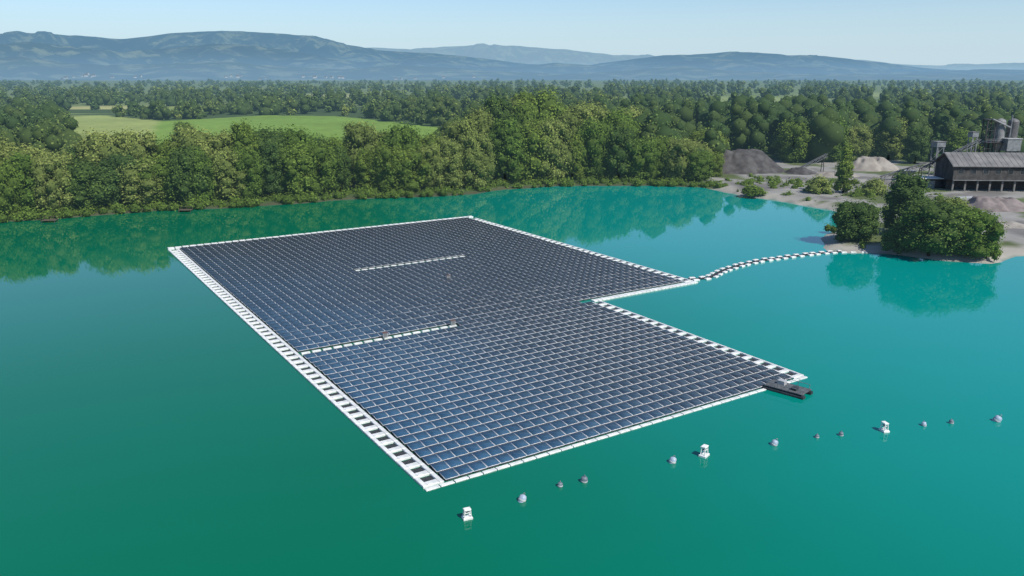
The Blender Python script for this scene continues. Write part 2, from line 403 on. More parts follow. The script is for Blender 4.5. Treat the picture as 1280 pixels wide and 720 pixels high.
PR = {
 'broad': [tree_proto(20, 16.5, 'broad', M['leaf'], 5600, .35, .03, 38), tree_proto(20, 15.5, 'broad', M['leafpale'], 5600, .34, .03, 34), tree_proto(20, 16.5, 'broad', M['leafdark'], 5600, .35, .03, 40)],
 'tall': [tree_proto(24, 14, 'tall', M['leaf'], 5600, .35, .04, 40), tree_proto(24, 13, 'tall', M['leafdark'], 5600, .35, .05, 38), tree_proto(24, 14, 'tall', M['leafpale'], 5600, .34, .04, 40)],
 'cone': [tree_proto(16, 8, 'cone', M['leaf'], 2800, .29, .05, 26)],
 'bush': [tree_proto(6, 8, 'bush', M['leafpale'], 1500, .26, 0, 18), tree_proto(6, 8, 'bush', M['leaf'], 1500, .26, 0, 18), tree_proto(6, 8, 'bush', M['leafdark'], 1500, .26, 0, 20)],
}
def plant(name, proto, loc, h, wf, label, cat, group=None):
    s = h / proto['h']
    o = empty(name, loc, rng.random() * 6.28, label, cat, group); o.scale = (s * wf, s * wf, s)
    link('trunk', proto['trunk'], o); link('crown', proto['crown'], o); return o

# ---------- far bank trees ----------
ORD = ['first', 'second', 'third', 'fourth', 'fifth', 'sixth', 'seventh', 'eighth', 'ninth', 'tenth', 'eleventh', 'twelfth', 'thirteenth', 'fourteenth', 'fifteenth']
marks = [(0, "picture's left edge"), (232, 'right fishing jetty'), (420, "green field's middle"), (590, "array's back corner"), (745, "tall wood's middle"), (905, 'dark gravel heap')]
LOOK = {('broad', 0): 'rounded mid green tree', ('broad', 1): 'rounded pale green tree', ('broad', 2): 'rounded dark green tree',
        ('tall', 0): 'tall mid green tree', ('tall', 1): 'tall dark green tree', ('tall', 2): 'tall pale green tree'}
top_u = [-60, 7, 60, 130, 200, 260, 340, 400, 460, 520, 570, 605, 640, 700, 760, 800, 860, 895]
top_v = [168, 168, 178, 166, 174, 161, 147, 158, 160, 165, 158, 143, 122, 125, 136, 143, 162, 192]
sh_u = [p[0] for p in shore_px[:14]]; sh_v = [p[1] for p in shore_px[:14]]
def row(dv, u0, u1, step, hf, phrase, group):
    items = []; u = u0
    while u < u1:
        uu = u + rng.uniform(-6, 6)
        v = np.interp(uu, sh_u, sh_v) - dv + rng.uniform(-1.5, 1.5)
        p = G(uu, v); p.z = .8
        need = zpx(np.interp(uu, top_u, top_v), p.y) * hf * rng.uniform(.74, 1.08)
        kind = 'tall' if (rng.random() < (.5 if uu > 600 else .3)) else 'broad'
        k = int(rng.choice(3, p=[.42, .32, .26]))
        if kind == 'tall': k = {0: 0, 1: 2, 2: 1}[k]
        items.append((uu, p, max(need, 7), kind, k)); u += step * rng.uniform(.75, 1.2)
    cnt = {}
    info = []
    for it in items:
        mi = min(range(len(marks)), key=lambda i: abs(marks[i][0] - it[0]))
        info.append((mi, it[0] >= marks[mi][0], abs(it[0] - marks[mi][0]), it))
    for mi, right_, dist, it in sorted(info, key=lambda a: a[2]):
        c = cnt.get((mi, right_), 0); cnt[(mi, right_)] = c + 1
        lab = '%s, %s, %s %s of the %s' % (LOOK[(it[3], it[4])], phrase, ORD[c], 'right' if right_ else 'left', marks[mi][1])
        pr = PR[it[3]][it[4]]
        wf = rng.uniform(.85, 1.2) * (1.25 if it[2] < 14 else 1.0)
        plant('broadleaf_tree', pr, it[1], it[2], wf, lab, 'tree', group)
row(4.5, -15, 898, 28, .78, 'waterside row', 'trees along the far waterside')
row(13, -10, 890, 29, 1.03, 'second bank row', 'trees in the second row of the far bank')
row(22, 590, 890, 27, 1.08, 'third bank row', 'trees in the third row of the far bank')
# undergrowth at the waterline (nobody could count it)
cen = []; Rr = []
for u in np.arange(-60, 900, 2.6):
    v = np.interp(u, sh_u, sh_v)
    p = G(u + rng.uniform(-2, 2), v - rng.uniform(-.5, 5)); r = rng.uniform(.7, 2.1)
    cen.append((p.x, p.y, r * .55)); Rr.append(r)
spots = [(905, 236, 1.2), (930, 241, 1.0), (955, 244, 1.5), (985, 249, 1.2), (1012, 254, 1.0), (1030, 246, 1.3), (1075, 244, 1.6), (1098, 246, 1.2), (1118, 242, 1.4), (1012, 232, .9), (1040, 292, 1.2), (1085, 312, 1.0), (1243, 322, 1.2), (1200, 262, 1.0), (1140, 262, 1.3), (1100, 268, 1.2)]
for k in range(60):
    u = rng.uniform(900, 1180); spots.append((u, rng.uniform(220, 236) + max(0, (u - 900) * .13) * rng.uniform(.3, 1), rng.uniform(.8, 1.9)))
for k in range(16): spots.append((rng.uniform(1085, 1190), rng.uniform(256, 285), rng.uniform(.8, 1.9)))
for u, v, r in spots:
    for k in range(4):
        p = G(u + rng.uniform(-8, 8), v + rng.uniform(-2, 2)); q = r * rng.uniform(.5, 1)
        cen.append((p.x, p.y, .6 + q * .5)); Rr.append(q)
cen = np.array(cen); Rr = np.array(Rr)
ins = sdf(cen[:, :2], lake) > -1.2
cen, Rr = cen[ins], Rr[ins]; nl = len(cen)
idx = rng.choice(nl, 32000, p=Rr ** 2 / np.sum(Rr ** 2))
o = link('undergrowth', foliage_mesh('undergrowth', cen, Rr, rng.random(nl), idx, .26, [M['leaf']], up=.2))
tag(o, 'low tangle of bushes and reeds along the waterline', 'undergrowth', kind='stuff')

p = G(232, 186); p.z = 1.0; plant('field_tree', PR['broad'][0], p, 13, 1.05, 'lone rounded tree between the pale field and the green field', 'tree')

# ---------- wide forest ----------
N = 9000
uu = rng.uniform(-420, 1700, N); dd = np.exp(rng.uniform(math.log(285), math.log(3600), N))
XY = np.stack([(uu - 640) / FP * dd * 1.0, dd], 1)
sdl = sdf(XY, lake)
ok = sdl > 22
for pl in [green_field, pale_field, yard] + strips: ok &= ~inside(XY, pl)
nz = np.array([noise.noise(Vector((x / 260, y / 420, 4.2))) for x, y in XY])
ok &= ~((nz > .20) & (dd > 620))
belt = (uu > 95) & (uu < 560) & (dd < 520); ok &= ~belt
XY = XY[ok]; dd = dd[ok]; nz = nz[ok]; nt = len(XY)
hh = (6 + 18 * rng.random(nt) ** 1.1) * (1 + .3 * nz); ww = np.maximum(hh, 10) * rng.uniform(.55, 1.15, nt)
hh[XY[:, 0] < -90] *= .85
K = 6
cen = np.repeat(np.concatenate([XY, np.zeros((nt, 1))], 1), K, 0); hK = np.repeat(hh, K); wK = np.repeat(ww, K)
tt = np.tile((np.arange(K) + .3) / K, nt); an = rng.random(nt * K) * 6.28
R = wK * rng.uniform(.22, .36, nt * K) * (1.05 - .30 * tt)
rc = wK * .28 * np.sin(PI * (.2 + .68 * tt)) * rng.uniform(.4, 1.3, nt * K)
cen[:, 0] += np.cos(an) * rc; cen[:, 1] += np.sin(an) * rc; cen[:, 2] = 1 + hK * .16 + np.maximum(hK * .84 - R, 0) * tt
dK = np.repeat(dd, K)
per = np.where(dd < 450, 190, np.where(dd < 800, 95, np.where(dd < 1500, 48, 26)))
idx = np.concatenate([rng.integers(i * K, i * K + K, n_) for i, n_ in enumerate(per)])
leaf = np.clip(dK / 780, .48, 2.4)
lsh = np.repeat(rng.random(nt), K) * .75 + rng.random(nt * K) * .15 + .15 * tt
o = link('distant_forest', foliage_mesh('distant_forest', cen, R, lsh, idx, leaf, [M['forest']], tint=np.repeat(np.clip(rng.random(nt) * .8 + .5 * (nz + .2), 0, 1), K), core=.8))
tag(o, 'dense green forest covering the plain up to the hills', 'forest', kind='stuff')

# ---------- right bank trees ----------
for (nm, kd, k, u, vb, vt, wpx, lab) in [
    ('slender_tree', 'cone', 0, 1053, 246, 180, 34, 'slender pointed green tree standing alone on the sandy bank'),
    ('broadleaf_tree', 'broad', 2, 1066, 306, 249, 62, 'low dark round tree at the tip of the right spit by the float walkway'),
    ('broadleaf_tree', 'tall', 1, 1128, 300, 214, 58, 'tallest dark tree of the clump on the right spit'),
    ('broadleaf_tree', 'broad', 2, 1160, 322, 247, 84, 'broad dark tree in the middle of the right spit clump at the water'),
    ('broadleaf_tree', 'broad', 0, 1208, 324, 258, 74, 'broad tree at the right end of the clump on the spit'),
    ('broadleaf_tree', 'broad', 1, 1184, 300, 244, 50, 'pale topped tree behind the broad trees of the right spit'),
    ('waterside_bush', 'bush', 2, 1122, 318, 280, 50, 'dark bush at the left foot of the right spit clump'),
    ('waterside_bush', 'bush', 1, 1232, 326, 290, 34, 'small bush at the right foot of the right spit clump'),
    ('bank_bush', 'bush', 0, 1022, 246, 219, 36, 'pale bush on the sandy bank left of the slender tree'),
    ('bank_bush', 'bush', 0, 1092, 248, 222, 36, 'pale bush on the sandy bank right of the slender tree'),
    ('bank_bush', 'bush', 1, 940, 247, 231, 36, 'low bush at the water edge below the dark gravel heap'),
    ('yard_tree', 'tall', 2, 1110, 203, 146, 44, 'pale green tree at the back of the yard behind the pale sand heap'),
    ('yard_tree', 'tall', 0, 1030, 205, 142, 52, 'rounded green tree at the back of the yard behind the conveyor'),
    ('yard_tree', 'broad', 0, 990, 206, 150, 50, 'broad green tree at the back of the yard right of the dark heap'),
    ('yard_tree', 'broad', 1, 1066, 204, 156, 44, 'pale tree at the back of the yard above the slender tree'),
    ('yard_tree', 'tall', 1, 1142, 208, 158, 34, 'dark tree at the back of the yard left of the screening tower'),
    ('yard_tree', 'tall', 0, 1196, 206, 160, 40, 'green tree behind the long conveyor left of the silos'),
    ('yard_tree', 'broad', 0, 880, 216, 160, 56, 'broad green tree behind the left end of the dark gravel heap'),
    ('yard_bush', 'bush', 1, 1128, 246, 224, 30, 'green bush in front of the white roofed shed')]:
    p = G(u, vb); p.z = .7
    h = zpx(vt, p.y) - .7; pr = PR[kd][k]; wm = wpx / FP * p.y * 1.02
    plant(nm, pr, p, h, (wm / pr['w']) / (h / pr['h']), lab, 'bush' if 'bush' in nm else 'tree')

# ---------- solar array ----------
A = G(533, 615); AU = math.radians(32.5)
root = empty('floating_solar_array', (A.x, A.y, 0), AU, 'huge L-shaped raft of dark blue solar panels with white float edges on the lake', 'solar array')
PU, PV, PW, PD = 1.494, 1.75, 1.462, 1.30
V0 = .62; RW = 23; UL = 2.3; UR = 2.05
W1, W2, V1 = UL + PU * 32 + UR, UL + PU * 47 + UR, V0 + PV * RW
NR = 69; V2 = V0 + PV * NR
tl = math.tan(math.radians(7)); Z0 = .24
def panel_tpl():
    x, y, t = PW / 2, PD / 2, .045
    v = []
    for dz in (-t, 0):
        for (a, b) in ((-x, -y), (x, -y), (x, y), (-x, y)): v.append((a, b, (b + y) * tl + dz))
    return np.array(v), np.array([(3, 2, 1, 0), (4, 5, 6, 7), (0, 1, 5, 4), (1, 2, 6, 5), (2, 3, 7, 6), (3, 0, 4, 7)])
PT, PF = panel_tpl()
PUV = np.zeros((6, 4, 2)); PUV[1] = [(0, 0), (1, 0), (1, 1), (0, 1)]
def panels_mesh(pos):
    n = len(pos); V = (PT[None] + pos[:, None]).reshape(-1, 3); q = (PF[None] + (np.arange(n) * 8)[:, None, None]).reshape(-1, 4)
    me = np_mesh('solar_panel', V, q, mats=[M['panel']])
    uv = me.uv_layers.new(name='UVMap'); uv.data.foreach_set('uv', np.tile(PUV.reshape(-1), n).astype(np.float32)); return me
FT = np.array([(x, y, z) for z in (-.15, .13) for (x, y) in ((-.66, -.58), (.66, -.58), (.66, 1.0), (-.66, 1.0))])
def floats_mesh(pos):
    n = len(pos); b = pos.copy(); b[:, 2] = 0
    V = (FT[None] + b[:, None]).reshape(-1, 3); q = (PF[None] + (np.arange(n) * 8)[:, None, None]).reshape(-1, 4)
    return np_mesh('panel_float', V, q, mats=[M['blackfloat']])  # floats coloured near black: the shade between panel rows is put into them
pos = []
for r in range(NR):
    v = V0 + PV * r + PD / 2 + .08
    nc = 32 if r <= RW else 47
    dv = rng.normal() * .015
    for j in range(nc):
        u = UL + PU * (j + .5)
        if r == RW and j > 30: continue
        pos.append((u, v + dv + rng.normal() * .006, Z0 + rng.normal() * .006))
pos = np.array(pos)
ca, sa = math.cos(AU), math.sin(AU)
wx = A.x + pos[:, 0] * ca - pos[:, 1] * sa; wy = A.y + pos[:, 0] * sa + pos[:, 1] * ca
r1v, r2v = V0 + PV * 23 + .85, V0 + PV * 46 + .85
keep = ~((np.abs(pos[:, 1] - r1v) < .8) & (pos[:, 0] < 26)) & ~((np.abs(pos[:, 1] - r2v) < .8) & (pos[:, 0] > 25.6) & (pos[:, 0] < 50))
pos, wx, wy = pos[keep], wx[keep], wy[keep]
order = np.argsort(np.hypot(wx, wy)); near, rest = order[:100], order[100:]
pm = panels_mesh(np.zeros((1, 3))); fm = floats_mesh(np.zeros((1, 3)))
for i in near:
    po = link('solar_panel', pm, root, tuple(pos[i]))
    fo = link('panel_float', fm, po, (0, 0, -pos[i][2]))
po = link('solar_panel_field', panels_mesh(pos[rest]), root); tag(po, kind='stuff')
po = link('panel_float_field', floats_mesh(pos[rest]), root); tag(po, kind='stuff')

LP = 2.0
def ladder_mesh(wd, ln, b=.44, rg=.74):
    m = MB(); h = .32; z = .06
    m.box((-wd / 2 + b / 2, 0, z), (b, ln - .05, h), 0, ch=.04); m.box((wd / 2 - b / 2, 0, z), (b, ln - .05, h), 0, ch=.04)
    m.box((0, -ln / 2 + rg / 2 + .05, z - .01), (wd - 2 * b - .02, rg, h), 0, ch=.04)
    m.box((0, rg / 2, -.04), (wd - 2 * b - .02, ln - rg - .18, .1), 1)  # dark plate added over the water so the opening looks shaded
    return m.mesh('walkway_float', [M['white'], M['blackfloat']])
LM = ladder_mesh(2.1, LP); LN = ladder_mesh(1.85, LP, .26, .62)
cells = []
for k in range(int((V2 - V0) / LP)): cells.append((1.08, V0 + LP * (k + .5), LM))
for k in range(int((V1 - V0) / LP)): cells.append((W1 - .95, V0 + LP * (k + .5), LN))
for k in range(int((V2 - V1 - 1.4) / LP)): cells.append((W2 - .95, V1 + 1.4 + LP * (k + .5), LN))
cells.sort(key=lambda c: math.hypot(A.x + c[0] * ca - c[1] * sa, A.y + c[0] * sa + c[1] * ca))
for c in cells[:100]: link('walkway_float', c[2], root, (c[0], c[1], 0))
mm = bpy.data.meshes.new('far_walkway_floats'); vs = []; fs = []; mi = []
for c in cells[100:]:
    b0 = len(vs); vs += [(v.co.x + c[0], v.co.y + c[1], v.co.z) for v in c[2].vertices]
    for p_ in c[2].polygons: fs.append([i + b0 for i in p_.vertices]); mi.append(p_.material_index)
mm.from_pydata(vs, [], fs); mm.materials.append(M['white']); mm.materials.append(M['blackfloat']); mm.polygons.foreach_set('material_index', mi); mm.update()
tag(link('walkway_float_run', mm, root), kind='stuff')
def strip(name, u0, u1, v0, v1, top=.22, unit=.86, gap=.08):
    m = MB(); n = max(1, round((u1 - u0) / unit)); L = (u1 - u0) / n
    for i in range(n): m.box((u0 + (i + .5) * L, (v0 + v1) / 2, top / 2 - .05 + rng.normal() * .008), (L - gap, v1 - v0, top + .1), 0, ch=.03)
    m.build(name, M['white'], root)
strip('edge_walkway', 0, W1, 0.06, .50, .11, 1.494, .10)
strip('edge_walkway', W1 - 1.0, W2, V1 + .15, V1 + 1.15)
strip('edge_walkway', 0, W2, V2 + .02, V2 + 1.1, .42, 1.494, .22)
strip('service_walkway', 2.3, 26.0, r1v - .22, r1v + .22, .24, 1.5, .30)
strip('service_walkway', 25.8, 50.0, r2v - .22, r2v + .22, .24, 1.5, .36)

def cabinet(u, v, z, label):
    p = Vector((A.x + u * ca - v * sa, A.y + u * sa + v * ca, z))
    t = empty('inverter_cabinet', p, AU, label, 'cabinet'); t.scale = (.6, .6, .6)
    m = MB(); m.box((0, 0, .6), (1.1, .6, 1.2), 0, ch=.03); m.build('body', M['palegrey'], t)
    m = MB(); m.box((0, -.31, .6), (.9, .03, .95), 0); m.build('door', M['grey'], t)
    m = MB(); m.box((0, 0, 1.26), (1.3, .85, .08), 0); m.build('roof', M['rust'], t)
cabinet(38.0, V0 + PV * 37 + 1.58, .14, 'tiny cabinet standing between rows in the middle of the array')
cabinet(14.5, r1v, .25, 'tiny cabinet halfway along the near white service walkway')
cabinet(25.3, r1v, .25, 'tiny cabinet at the right end of the near white service walkway')

# ---------- floating walkway to the shore ----------
ctrl = [G(*p) for p in [(862, 350), (886, 347), (906, 338), (940, 328.5), (985, 321.5), (1040, 315.5), (1082, 315)]]
pts = []
for i in range(len(ctrl) - 1):
    p0 = ctrl[max(i - 1, 0)]; p1 = ctrl[i]; p2 = ctrl[i + 1]; p3 = ctrl[min(i + 2, len(ctrl) - 1)]
    for k in range(20):
        t = k / 20; pts.append(.5 * ((2 * p1) + (p2 - p0) * t + (2 * p0 - 5 * p1 + 4 * p2 - p3) * t * t + (3 * p1 - p0 - 3 * p2 + p3) * t ** 3))
fw = empty('floating_walkway', (ctrl[0].x, ctrl[0].y, 0), 0, 'curving chain of paired white floats linking the array to the right spit', 'walkway')
m = MB()
m.box((0, .80, .07), (1.15, .64, .38), 0, ch=.07); m.box((0, -.80, .07), (1.15, .64, .38), 0, ch=.07)
m.box((0, 0, .03), (2.1, .92, .16), 1); pair = m.mesh('float_pair', [M['white'], M['blackfloat']])
acc = 0; last = pts[0]; nxt = .8
for p in pts[1:]:
    d = p - last; acc += d.length
    if acc >= nxt:
        link('float_pair', pair, fw, (p.x - ctrl[0].x, p.y - ctrl[0].y, rng.normal() * .02), math.atan2(d.y, d.x)); nxt += 2.2
    last = p

# ---------- work raft ----------
ra, rb = G(959, 482), G(1010, 496)
mid_ = (ra + rb) / 2; d = rb - ra
t = empty('work_raft', (mid_.x, mid_.y, 0), math.atan2(d.y, d.x), 'dark grey flat work raft moored at the right corner of the array', 'raft')
L = d.length
for s in (-1, 1):
    m = MB(); m.tube((-L / 2, s * 1.0, .1), (L / 2, s * 1.0, .1), .32, n=14)
    m.build('pontoon', M['raftsteel'], t, smooth=False)
m = MB()
for i in range(16): m.box((-L / 2 + .3 + i * (L - .6) / 15, 0, .49), ((L - .6) / 15 - .05, 2.5, .07))
for s in (-.8, .8): m.box((0, s, .415), (L - .4, .12, .07))
m.build('deck', M['deckgrey'], t)
m = MB()
for s in (-1.2, 1.2):
    for i in range(4): m.tube((-L / 2 + .4 + i * (L - .8) / 3, s, .5), (-L / 2 + .4 + i * (L - .8) / 3, s, 1.05), .03, n=6)
    m.tube((-L / 2 + .4, s, 1.05), (L / 2 - .4, s, 1.05), .03, n=6)
m.build('railing', M['grey'], t)
m = MB(); m.box((-.9, .35, .80), (.9, .7, .54), 0, ch=.04); m.build('tool_box', M['palegrey'], t)
m = MB(); m.box((1.0, -.3, .72), (.6, .7, .38), 0, ch=.04); m.build('tool_box', M['raftsteel'], t)

# ---------- buoys ----------
def drum(u, v, s, mat, tilt, az, label):
    s *= .92
    p = G(u, v); t = empty('mooring_buoy', p, az, label, 'buoy', 'line of buoys in front of the array'); t.scale = (s, s, s)
    R = Matrix.Rotation(math.radians(tilt), 3, 'Y')
    m = MB(); m.lathe((0, 0, 0), [(.12, -.5), (.30, -.42), (.36, -.2), (.36, .35), (.30, .52), (.12, .62)], 16, R=R); m.build('body', mat, t, smooth=True)
    m = MB(); m.lathe((0, 0, 0), [(.37, .02), (.385, .06), (.385, .16), (.37, .20)], 16, R=R); m.build('band', M['palegrey'], t, smooth=True)
    m = MB()
    c = R @ Vector((0, 0, .70))
    for i in range(10):
        a0, a1 = 2 * PI * i / 10, 2 * PI * (i + 1) / 10
        m.tube(c + R @ Vector((math.cos(a0) * .11, 0, math.sin(a0) * .11)), c + R @ Vector((math.cos(a1) * .11, 0, math.sin(a1) * .11)), .028, n=6)
    m.build('ring', M['grey'], t)
def marker(u, v, s, az, label):
    s *= .85
    p = G(u, v); t = empty('marker_float', p, az, label, 'buoy', 'line of buoys in front of the array'); t.scale = (s, s, s)
    m = MB(); m.box((0, 0, .06), (1.05, .8, .42), 0, ch=.08); m.build('body', M['white'], t)
    m = MB()
    for x in (-.38, .38):
        for y in (-.24, .24): m.tube((x, y, .26), (x * .85, y * .75, 1.05), .06, n=6)
    m.box((0, 0, .72), (.66, .44, .05)); m.build('frame', M['white'], t)
    m = MB(); m.box((0, 0, 1.12), (.78, .55, .16), 0, ch=.04); m.build('top_plate', M['white'], t)
    m = MB(); m.lathe((0, 0, .745), [(.16, 0), (.18, .05), (.18, .2), (.06, .28)], 12); m.build('lamp', M['buoydark'], t)
marker(584, 648, .92, .4, 'white framed marker float, nearest and leftmost in the line of buoys')
drum(652, 626, 1.0, M['buoyblue'], 25, .6, 'tilted pale blue buoy next right of the nearest white marker float')
drum(700, 608, .72, M['buoydark'], 10, 1.2, 'small grey buoy, left one of the close pair below the array edge')
drum(730, 602, .95, M['buoydark'], -6, 2.2, 'larger grey buoy, right one of the close pair below the array edge')
drum(840, 578, 1.0, M['buoyblue'], 18, .2, 'pale blue buoy just left of the middle white marker float')
marker(880, 570, 1.08, .9, 'white framed marker float in the middle of the line of buoys')
drum(967, 556, 1.0, M['buoyblue'], -22, 2.9, 'tilted pale blue buoy below the work raft')
drum(1021, 547, .62, M['buoydark'], 8, .5, 'smallest grey buoy, right below the work raft')
drum(1051, 544, .72, M['buoydark'], -10, 1.5, 'small grey buoy just left of the far white marker float')
marker(1105, 539, 1.0, 1.8, 'white framed marker float, farthest right of the three')
drum(1155, 532, .75, M['buoyblue'], 12, 2.0, 'pale blue buoy just right of the far white marker float')
drum(1189, 529, .72, M['buoydark'], 0, .9, 'small grey buoy second from the right end of the line')
drum(1245, 526, 1.15, M['buoyblue'], -28, 2.6, 'tilted blue buoy at the far right end of the line')

# ---------- fishing jetties ----------
def jetty(u, v, rz, label):
    p = G(u, v); t = empty('fishing_jetty', (p.x, p.y, 0), rz, label, 'jetty'); t.scale = (.85, .85, .7)
    m = MB()
    for i in range(10): m.box((-1.8 + i * .4, 0, .75), (.36, 2.6, .08))
    for y in (-1.1, 1.1): m.box((0, y, .66), (4.0, .14, .1))
    m.build('deck', M['wood'], t)
    for x in (-1.8, 1.8):
        for y in (-1.1, 1.1):
            m = MB(); m.tube((x, y, -2), (x, y, .61), .12, n=8); m.build('post', M['dark'], t)
    m = MB()
    for x in (-1.85, 0, 1.85): m.tube((x, 1.22, .79), (x, 1.22, 1.75), .05, n=6)
    m.tube((-1.85, 1.22, 1.75), (1.85, 1.22, 1.75), .05, n=6); m.build('railing', M['wood'], t)
jetty(62, 277.5, .15, 'small wooden fishing jetty on the far bank nearest the left edge')
jetty(232, 264.5, .1, 'small wooden fishing jetty on the far bank behind the left corner of the array')

# ---------- gravel heaps ----------
def heap(name, u, v, wpx, vt, depth, mat, seed, label, peaks=((0, 0, 1),)):
    p = G(u, v); hgt = zpx(vt, p.y + depth * .3) - 1.0; wd = wpx / FP * p.y
    def hz(x, y):
        z = 0
        for (px, py, k) in peaks:
            r = math.hypot((x - px), (y - py)); z = max(z, k * (1 - r / (1.0 if len(peaks) == 1 else .75)))
        return max(z, 0)
    n_ = 60; V = []
    for j in range(n_):
        for i in range(n_):
            x, y = i / (n_ - 1) * 2.2 - 1.1, j / (n_ - 1) * 2.2 - 1.1
            q = noise.fractal(Vector((x * 3 + seed, y * 3, seed)), 1, 2, 4)
            z = hz(x + .09 * q, y - .07 * q)
            z = z * (1 + .24 * q) if z > 0 else 0
            z = z - max(0, z - .72) * .75
            V.append((x * wd / 2, y * depth / 2, z * hgt * 1.08 - .15 + (.1 * q if z > .02 else 0)))
    ix = np.arange(n_ * n_).reshape(n_, n_); q = np.stack([ix[:-1, :-1], ix[:-1, 1:], ix[1:, 1:], ix[1:, :-1]], -1).reshape(-1, 4)
    o = link(name, np_mesh(name, np.array(V), q, mats=[mat], smooth=True), loc=(p.x, p.y + depth * .3, 1.15)); tag(o, label, 'gravel heap')
heap('gravel_heap', 937, 221, 112, 181, 34, M['heapdark'], 1.1, 'large dark grey gravel heap at the left end of the yard', ((-.45, 0, .92), (.22, .05, 1), (-.1, -.05, .97)))
heap('sand_heap', 1097, 218, 72, 193, 22, M['heaplight'], 2.2, 'pale sand heap in the middle of the yard', ((-.2, 0, 1), (.35, .1, .85)))
heap('sand_heap', 1052, 226, 60, 212, 16, M['heaplight'], 3.7, 'low pale sand heap behind the slender tree', ((-.3, 0, .8), (.3, .1, .9)))
heap('sand_heap', 1005, 222, 46, 208, 14, M['heapdark'], 6.1, 'low dark heap next to the large dark gravel heap')
heap('gravel_heap', 1258, 270, 84, 243, 20, M['heappink'], 4.4, 'pinkish grey gravel heap in front of the long plant building', ((-.25, 0, 1), (.4, 0, .9)))
heap('gravel_heap', 1262, 292, 70, 276, 14, M['heaplight'], 5.3, 'pale gravel heap at the right edge above the spit', ((-.25, 0, 1), (.4, 0, .9)))

# ---------- gravel plant ----------
p = G(1188, 244); t = empty('plant_building', (p.x, p.y, 1.15), math.radians(-4), 'long dark gravel plant building on pillars with a grey pitched roof', 'building')
m = MB(); m.box((15, 6.5, 5.55), (30, 13, 4.5)); m.build('wall', M['brownwall'], t)
m = MB(); m.box((15, 8.5, 1.65), (29.4, 7.5, 3.29)); m.build('lower_wall', M['dark'], t)
for i in range(9):
    m = MB(); m.box((.4 + i * 3.65, .35, 1.645), (.5, .5, 3.29)); m.build('pillar', M['concrete'], t)
m = MB(); e, rg, o_ = 7.82, 11.4, .7
vs = []
for x in (-o_, 30 + o_):
    vs += [(x, -o_, e), (x, 6.5, rg), (x, 13 + o_, e), (x, 13 + o_, e - .22), (x, 6.5, rg - .22), (x, -o_, e - .22)]
m.add(vs, [(0, 6, 7, 1), (1, 7, 8, 2), (2, 8, 9, 3), (3, 9, 10, 4), (4, 10, 11, 5), (5, 11, 6, 0), (0, 1, 4, 5), (1, 2, 3, 4), (7, 6, 11, 10), (8, 7, 10, 9)])
rf = m.build('roof', M['roof'], t)
m = MB()
for i in range(20): m.tube((-.5 + i * 1.63, -o_, e + .03), (-.5 + i * 1.63, 6.5, rg + .03), .05, n=5)
m.build('seam', M['roof'], rf)
m = MB()
for x in (0.0, 29.75): m.add([(x, 0.05, 7.81), (x + .25, .05, 7.81), (x + .25, 12.95, 7.81), (x, 12.95, 7.81), (x, 6.5, 11.1), (x + .25, 6.5, 11.1)], [(0, 1, 5, 4), (2, 3, 4, 5), (0, 4, 3), (1, 2, 5)])
m.build('gable', M['brownwall'], t)
for i in range(8):
    x = 2.2 + i * 3.65
    m = MB()
    for b_ in (.68, -.68): m.box((x, -.04, 6.1 + b_), (1.7, .08, .09))
    for a in (-.8, .8): m.box((x + a, -.04, 6.1), (.09, .08, 1.26))
    f = m.build('window', M['concrete'], t)
    m = MB(); m.box((x, -.01, 6.1), (1.5, .05, 1.26)); m.build('pane', M['pane'], f)
m = MB(); m.box((15, -.3, 3.5), (30, .5, .16)); m.build('ledge', M['grey'], t)
# silos on a frame behind
p = G(1243, 230); p.y += 8
t = empty('silo_tower', (p.x * (p.y / (p.y - 8)), p.y, 1.1), 0, 'steel tower with round grey silos rising behind the long dark building', 'silo tower')
zt = zpx(148, p.y) - 1.1
for x in (-1.0, 3.4):
    m = MB(); m.lathe((x, 0, 0), [(.5, zt - 11), (1.75, zt - 8.5), (1.75, zt - 1.0), (1.4, zt - .5), (.3, zt)], 22); m.build('silo', M['silo'] if x < 0 else M['silodark'], t)
m = MB()
for x in (-6.2, -3.4):
    for y in (-1.4, 1.4): m.box((x, y, zt / 2 - .2), (.28, .28, zt - .4))
for k in range(7):
    z = 1 + k * (zt - 2) / 6
    for y in (-1.4, 1.4):
        m.tube((-6.2, y, z), (-3.4, y, z), .10, n=5)
        if k < 6: m.tube((-6.2, y, z), (-3.4, y, z + (zt - 2) / 6), .08, n=5)
for x in (-2.8, 5.6):
    for y in (-2.2, 2.2): m.box((x, y, (zt - 8) / 2), (.3, .3, zt - 8))
m.build('frame', M['dark'], t)
m = MB(); m.box((-.3, 0, zt - 8.0), (12.4, 5.2, .2)); m.box((-4.8, 0, zt - .3), (3.6, 3.6, .15)); m.build('platform', M['dark'], t)
m = MB()
for x in np.linspace(-6.4, 5.8, 9): m.tube((x, -2.5, zt - 7.9), (x, -2.5, zt - 6.8), .05, n=5)
for z in (7.3, 6.8): m.tube((-6.4, -2.5, zt - z), (5.8, -2.5, zt - z), .05, n=5)
m.build('railing', M['grey'], t)
m = MB(); m.tube((1.3, -2.3, zt - 9), (1.3, -2.3, zt + 1.2), .22, n=8); m.tube((-5, -2.0, zt - .2), (1.3, -2.3, zt - 3.0), .3, n=8); m.build('pipe', M['grey'], t)
p = G(1268, 230); t = empty('hopper_house', (p.x, p.y + 6, 1.1), .1, 'grey sheet metal hopper house at the right edge above the long roof', 'building')
zt2 = zpx(173, p.y + 6) - 1.1
m = MB(); m.box((0, 0, zt2 - 2.1), (5, 4.5, 4)); m.build('wall', M['grey'], t)
m = MB(); m.box((0, 0, zt2), (5.5, 5, .2)); m.build('roof', M['palegrey'], t)
